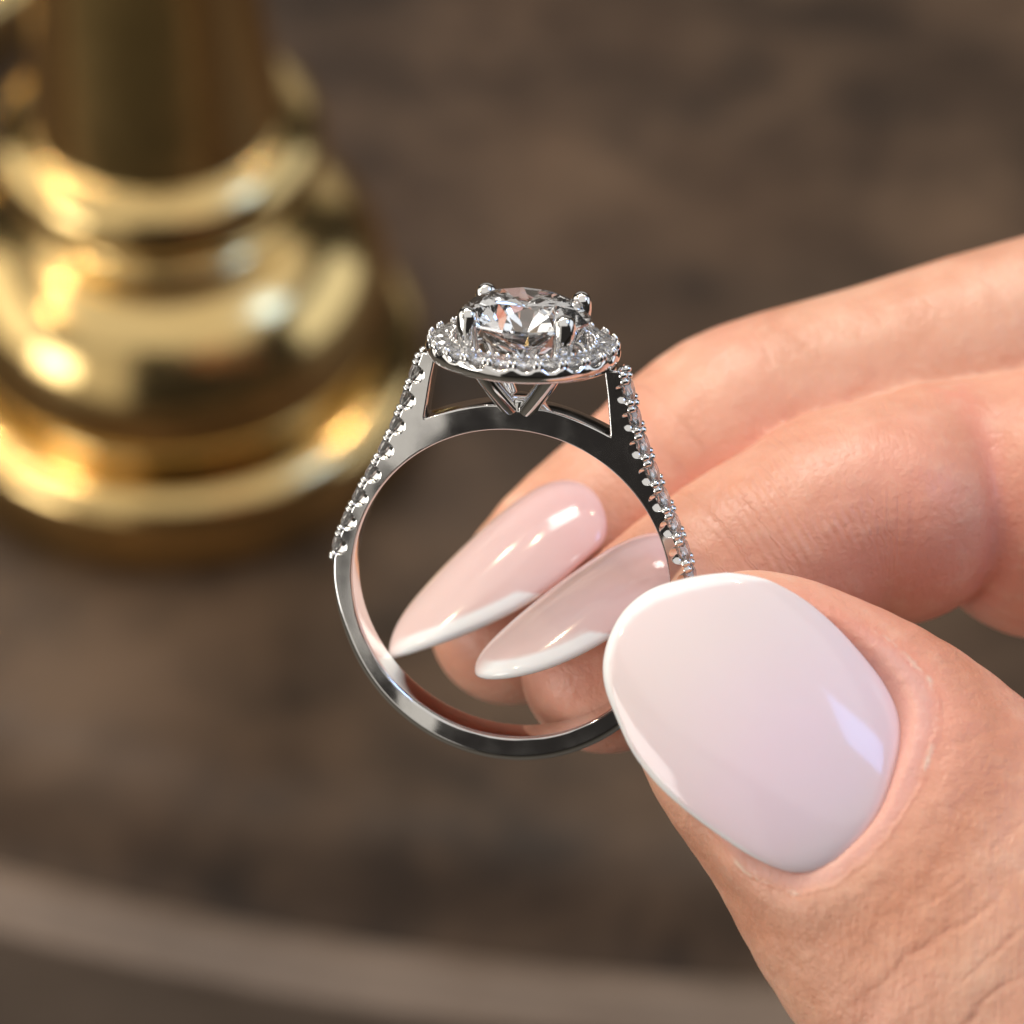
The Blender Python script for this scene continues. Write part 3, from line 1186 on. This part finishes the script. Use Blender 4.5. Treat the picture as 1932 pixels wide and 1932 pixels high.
def surface_nets(F, gx, gy, gz):
    ins = F < 0
    cnt = np.zeros(tuple(s - 1 for s in F.shape), np.int8)
    for a in (0, 1):
        for b in (0, 1):
            for c in (0, 1):
                cnt += ins[a:F.shape[0] - 1 + a, b:F.shape[1] - 1 + b, c:F.shape[2] - 1 + c]
    act = (cnt > 0) & (cnt < 8)
    I, J, K = np.where(act)
    vid = np.full(act.shape, -1, np.int64)
    vid[I, J, K] = np.arange(len(I))
    acc = np.zeros((len(I), 3))
    num = np.zeros(len(I))
    g = (gx, gy, gz)
    corners = [(a, b, c) for a in (0, 1) for b in (0, 1) for c in (0, 1)]
    for A in corners:
        for ax in range(3):
            if A[ax]:
                continue
            B = list(A)
            B[ax] = 1
            fa = F[I + A[0], J + A[1], K + A[2]]
            fb = F[I + B[0], J + B[1], K + B[2]]
            m = (fa < 0) != (fb < 0)
            t = np.where(m, fa / np.where(m, fa - fb, 1), 0)
            pa = np.stack([gx[I + A[0]], gy[J + A[1]], gz[K + A[2]]], 1)
            pb = np.stack([gx[I + B[0]], gy[J + B[1]], gz[K + B[2]]], 1)
            acc += np.where(m[:, None], pa + (pb - pa) * t[:, None], 0)
            num += m
    V = acc / num[:, None]
    faces = []
    for ax in range(3):
        sl0 = [slice(None)] * 3
        sl1 = [slice(None)] * 3
        sl0[ax] = slice(0, -1)
        sl1[ax] = slice(1, None)
        a, b = ins[tuple(sl0)], ins[tuple(sl1)]
        ch = a != b
        e = np.array(np.where(ch)).T
        o1, o2 = (ax + 1) % 3, (ax + 2) % 3
        ok = (e[:, o1] > 0) & (e[:, o2] > 0) & (e[:, o1] < F.shape[o1] - 1) & (e[:, o2] < F.shape[o2] - 1)
        e = e[ok]
        fl = a[e[:, 0], e[:, 1], e[:, 2]]
        quad = []
        for d1, d2 in ((0, 0), (1, 0), (1, 1), (0, 1)):
            q = e.copy()
            q[:, o1] -= d1
            q[:, o2] -= d2
            quad.append(vid[q[:, 0], q[:, 1], q[:, 2]])
        quad = np.stack(quad, 1)
        quad[~fl] = quad[~fl][:, ::-1]
        faces.append(quad)
    return V, np.concatenate(faces)


HV, HF = surface_nets(Fd, gx, gy, gz)
for it in range(2):
    e = 0.05
    f0 = np.empty(len(HV), F32)
    G = np.empty((len(HV), 3), F32)
    for c in range(0, len(HV), 300000):
        S = HV[c:c + 300000]
        f0[c:c + 300000] = hand_sdf(S)
        for k in range(3):
            d = np.zeros(3)
            d[k] = e
            G[c:c + 300000, k] = (hand_sdf(S + d) - f0[c:c + 300000]) / e
    g2 = np.maximum((G * G).sum(1), 0.3)
    HV = HV - (np.clip(f0, -0.3, 0.3) / g2)[:, None] * G * 0.9
    # relax the vertices a little so that creases stay smooth
    for _k in range(2):
        acc = np.zeros_like(HV)
        cnt = np.zeros(len(HV))
        for c in range(4):
            a, b = HF[:, c], HF[:, (c + 1) % 4]
            for k in range(3):
                acc[:, k] += np.bincount(a, HV[b, k], len(HV)) + np.bincount(b, HV[a, k], len(HV))
            cnt += np.bincount(a, minlength=len(HV)) + np.bincount(b, minlength=len(HV))
        HV = HV + 0.45 * (acc / np.maximum(cnt, 1)[:, None] - HV)

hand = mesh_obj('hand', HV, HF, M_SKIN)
hand.matrix_world = NEAR
tag(hand, 'hand with pale pink almond nails pinching the ring between thumb and fingertips', 'hand')

# skin attributes
dT, sT = chain(HV.astype(F32), THUMB, flat=(norm((0.05, -1, 0.1)), 1.48))
dI, sI = chain(HV.astype(F32), INDEX)
dJ, sJ = chain(HV.astype(F32), INDEX2)
dM, sM = chain(HV.astype(F32), MIDDLE)
DD = np.stack([dT, dI, dJ, dM], 1)
who = DD.argmin(1)
t_dir = norm(PX(1900, 1850, -8) - PX(1425, 1315, -5.5))
sT = (HV - PX(1425, 1315, -5.5)) @ t_dir
sl = np.stack([sT, sI, sJ, sM], 1)[np.arange(len(HV)), who]
attr(hand, 'along', sl)
wr = np.where(who == 1, 0.55 * np.clip((sI - 6) / 3, 0, 1) * np.clip((22 - sI) / 3, 0.15, 1), np.where(who == 3, 0.45 * np.exp(-((sM - 13) / 4) ** 2), 0.12))
two = np.sort(DD, axis=1)
wr = np.where(who == 0, 0.0, wr) * np.clip((two[:, 1] - two[:, 0] - 0.3) / 1.5, 0, 1)
attr(hand, 'wrinkle', np.clip(wr, 0, 1))


def blob(px, py, y, r):
    c = PX(px, py, y)
    return np.exp(-((HV - c) ** 2).sum(1) / (r * r))


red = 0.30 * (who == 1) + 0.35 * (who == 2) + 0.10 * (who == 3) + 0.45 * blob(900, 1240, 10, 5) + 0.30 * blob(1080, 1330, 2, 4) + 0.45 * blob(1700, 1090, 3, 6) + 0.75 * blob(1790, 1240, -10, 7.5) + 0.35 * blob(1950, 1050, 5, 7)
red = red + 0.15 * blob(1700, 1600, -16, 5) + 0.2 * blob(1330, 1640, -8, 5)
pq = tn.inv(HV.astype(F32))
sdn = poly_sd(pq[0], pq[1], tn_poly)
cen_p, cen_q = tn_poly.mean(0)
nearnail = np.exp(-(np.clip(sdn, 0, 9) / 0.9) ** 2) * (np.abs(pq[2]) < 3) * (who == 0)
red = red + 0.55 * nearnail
red = red + 0.5 * np.exp(-((dI - dJ) / 1.2) ** 2) * (np.minimum(dI, dJ) < 1.5) * (sI > 8) + 0.6 * np.exp(-((dI - dM) / 1.0) ** 2) * (np.minimum(dI, dM) < 1.2)  # finger creases: redder skin, with the crease shade put into the colour too
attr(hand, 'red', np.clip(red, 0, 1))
th_mask = (who == 0) * np.clip(1 - (np.abs(pq[2]) - 3.0) / 2.0, 0, 1)
attr(hand, 'nail_dist', np.where(who == 0, np.clip(sdn, -1, 25), 25))
attr(hand, 'nail_angle', np.arctan2(cen_q - pq[1], cen_p - pq[0]))
prox = np.clip((cen_p + 1.0 - pq[0]) / 3.0, 0, 1) * th_mask
attr(hand, 'near_nail', prox)
cr = np.where(who == 0, np.clip((sT - 9.0) / 6, 0.25, 1), 0.3)
attr(hand, 'cracks', cr)


# ------------------------------------------------------------------ nails
def build_nail(name, nail, poly, thick, mat, white_fn, center_fn, label=None, dive=0.0):
    poly = np.asarray(poly)
    n = len(poly)
    cen = poly.mean(0)
    # heights of the plate's top, from the middle to the rim, then down round the rim to its underside
    rings = [(0.02, thick), (0.2, thick), (0.4, thick), (0.58, thick), (0.72, thick * 0.99), (0.79, thick * 0.98), (0.82, thick * 0.97), (0.84, thick * 0.96), (0.86, thick * 0.95), (0.88, thick * 0.94), (0.90, thick * 0.92), (0.92, thick * 0.89), (0.94, thick * 0.84), (0.96, thick * 0.76), (0.985, thick * 0.55), (1.0, thick * 0.2), (1.0, -0.05), (0.985, -0.14), (0.93, -0.2), (0.6, -0.2), (0.2, -0.2), (0.02, -0.2)]
    V, wh, ce = [], [], []
    for s, h in rings:
        pq = cen + (poly - cen) * s
        V.append(nail.pos(pq[:, 0], pq[:, 1], h - dive * np.exp(-np.clip(pq[:, 0], 0, None) / 1.6)))
        wh.append(white_fn(pq[:, 0], pq[:, 1]))
        ce.append(center_fn(pq[:, 0], pq[:, 1]))
    V = np.concatenate(V)
    Fc = []
    m = len(rings)
    for r in range(m - 1):
        for i in range(n):
            j = (i + 1) % n
            Fc.append((r * n + i, r * n + j, (r + 1) * n + j, (r + 1) * n + i))
    Fc.append(tuple(range(n))[::-1])
    Fc.append(tuple((m - 1) * n + i for i in range(n)))
    o = mesh_obj(name, V, Fc, mat, hand)
    attr(o, 'white', np.concatenate(wh))
    attr(o, 'center', np.concatenate(ce))
    bm = bmesh.new()
    bm.from_mesh(o.data)
    bmesh.ops.recalc_face_normals(bm, faces=bm.faces)
    bm.to_mesh(o.data)
    bm.free()
    if label:
        o['label'] = label
    return o


def dense(poly, step=0.22):
    L = np.concatenate([poly, poly[:1]])
    return resample(L, step)[:-1]


# the free edge of the thumb nail: the white tip narrows along both sides
WT = [((1450, 1097), 0.15), ((1416, 1087), 0.5), ((1373, 1081), 0.72), ((1288, 1093), 0.82), ((1227, 1112), 0.8), ((1180, 1149), 0.64), ((1152, 1196), 0.5), ((1139, 1248), 0.42), ((1142, 1295), 0.42), ((1161, 1347), 0.34), ((1194, 1418), 0.28), ((1298, 1531), 0.24), ((1411, 1611), 0.2), ((1463, 1639), 0.05)]
wt_pts = np.array([tn.from_px(*p) for p, w in WT])
wt_w = np.array([w for p, w in WT])


def thumb_white(p, q):
    best = np.full(p.shape, -9.0)
    for i in range(len(wt_pts) - 1):
        a, b = wt_pts[i], wt_pts[i + 1]
        e = b - a
        t = np.clip(((p - a[0]) * e[0] + (q - a[1]) * e[1]) / (e @ e), 0, 1)
        d = np.hypot(p - a[0] - t * e[0], q - a[1] - t * e[1])
        w = wt_w[i] + (wt_w[i + 1] - wt_w[i]) * t
        best = np.maximum(best, (w - d) / 0.12)
    return np.clip(best * 0.5 + 0.5, 0, 1)


tc = dense(tn_poly)
cen_t = tn_poly.mean(0)


def thumb_center(p, q):
    u = np.clip((cen_t[0] + 4.5 - p) / 7.0, 0, 1)
    return u * (0.75 + 0.25 * np.exp(-((q - cen_t[1]) ** 2) / 12)) * np.clip((p - cen_t[0] + 9.5) / 3.5, 0.25, 1)


build_nail('thumbnail', tn, tc, 0.42, M_THUMBNAIL, thumb_white, thumb_center, 'broad milky pink thumbnail with a thin white tip')


def almond_white(L, poly, start):
    free = np.array([pt for pt in poly if pt[0] > start])

    def fn(p, q):
        d = np.full(p.shape, 9.0)
        for k in range(len(poly)):
            a, b = poly[k], poly[(k + 1) % len(poly)]
            e = b - a
            t = np.clip(((p - a[0]) * e[0] + (q - a[1]) * e[1]) / max(e @ e, 1e-9), 0, 1)
            x = a[0] + t * e[0]
            dd = np.hypot(p - x, q - a[1] - t * e[1])
            w = np.clip((x - start) / 1.5, 0, 1)
            d = np.minimum(d, np.where(w > 0, dd / np.maximum(w, 0.05), 9.0))
        side = np.clip((0.2 - q) / 1.2, 0.0, 1)
        return np.clip((0.85 - d) / 0.12 * 0.5 + 0.5, 0, 1) * side
    return fn


for nl, poly, L, lab in ((n1, n1_poly, L1, 'long almond nail of the farther finger'), (n2, n2_poly, L2, 'long almond nail of the nearer finger')):
    build_nail('fingernail', nl, dense(poly), 0.40, M_NAIL, almond_white(L, dense(poly, 0.5), L * 0.44), lambda p, q, L=L: np.clip(1.15 - p / (0.62 * L), 0, 1), lab, 1.15)
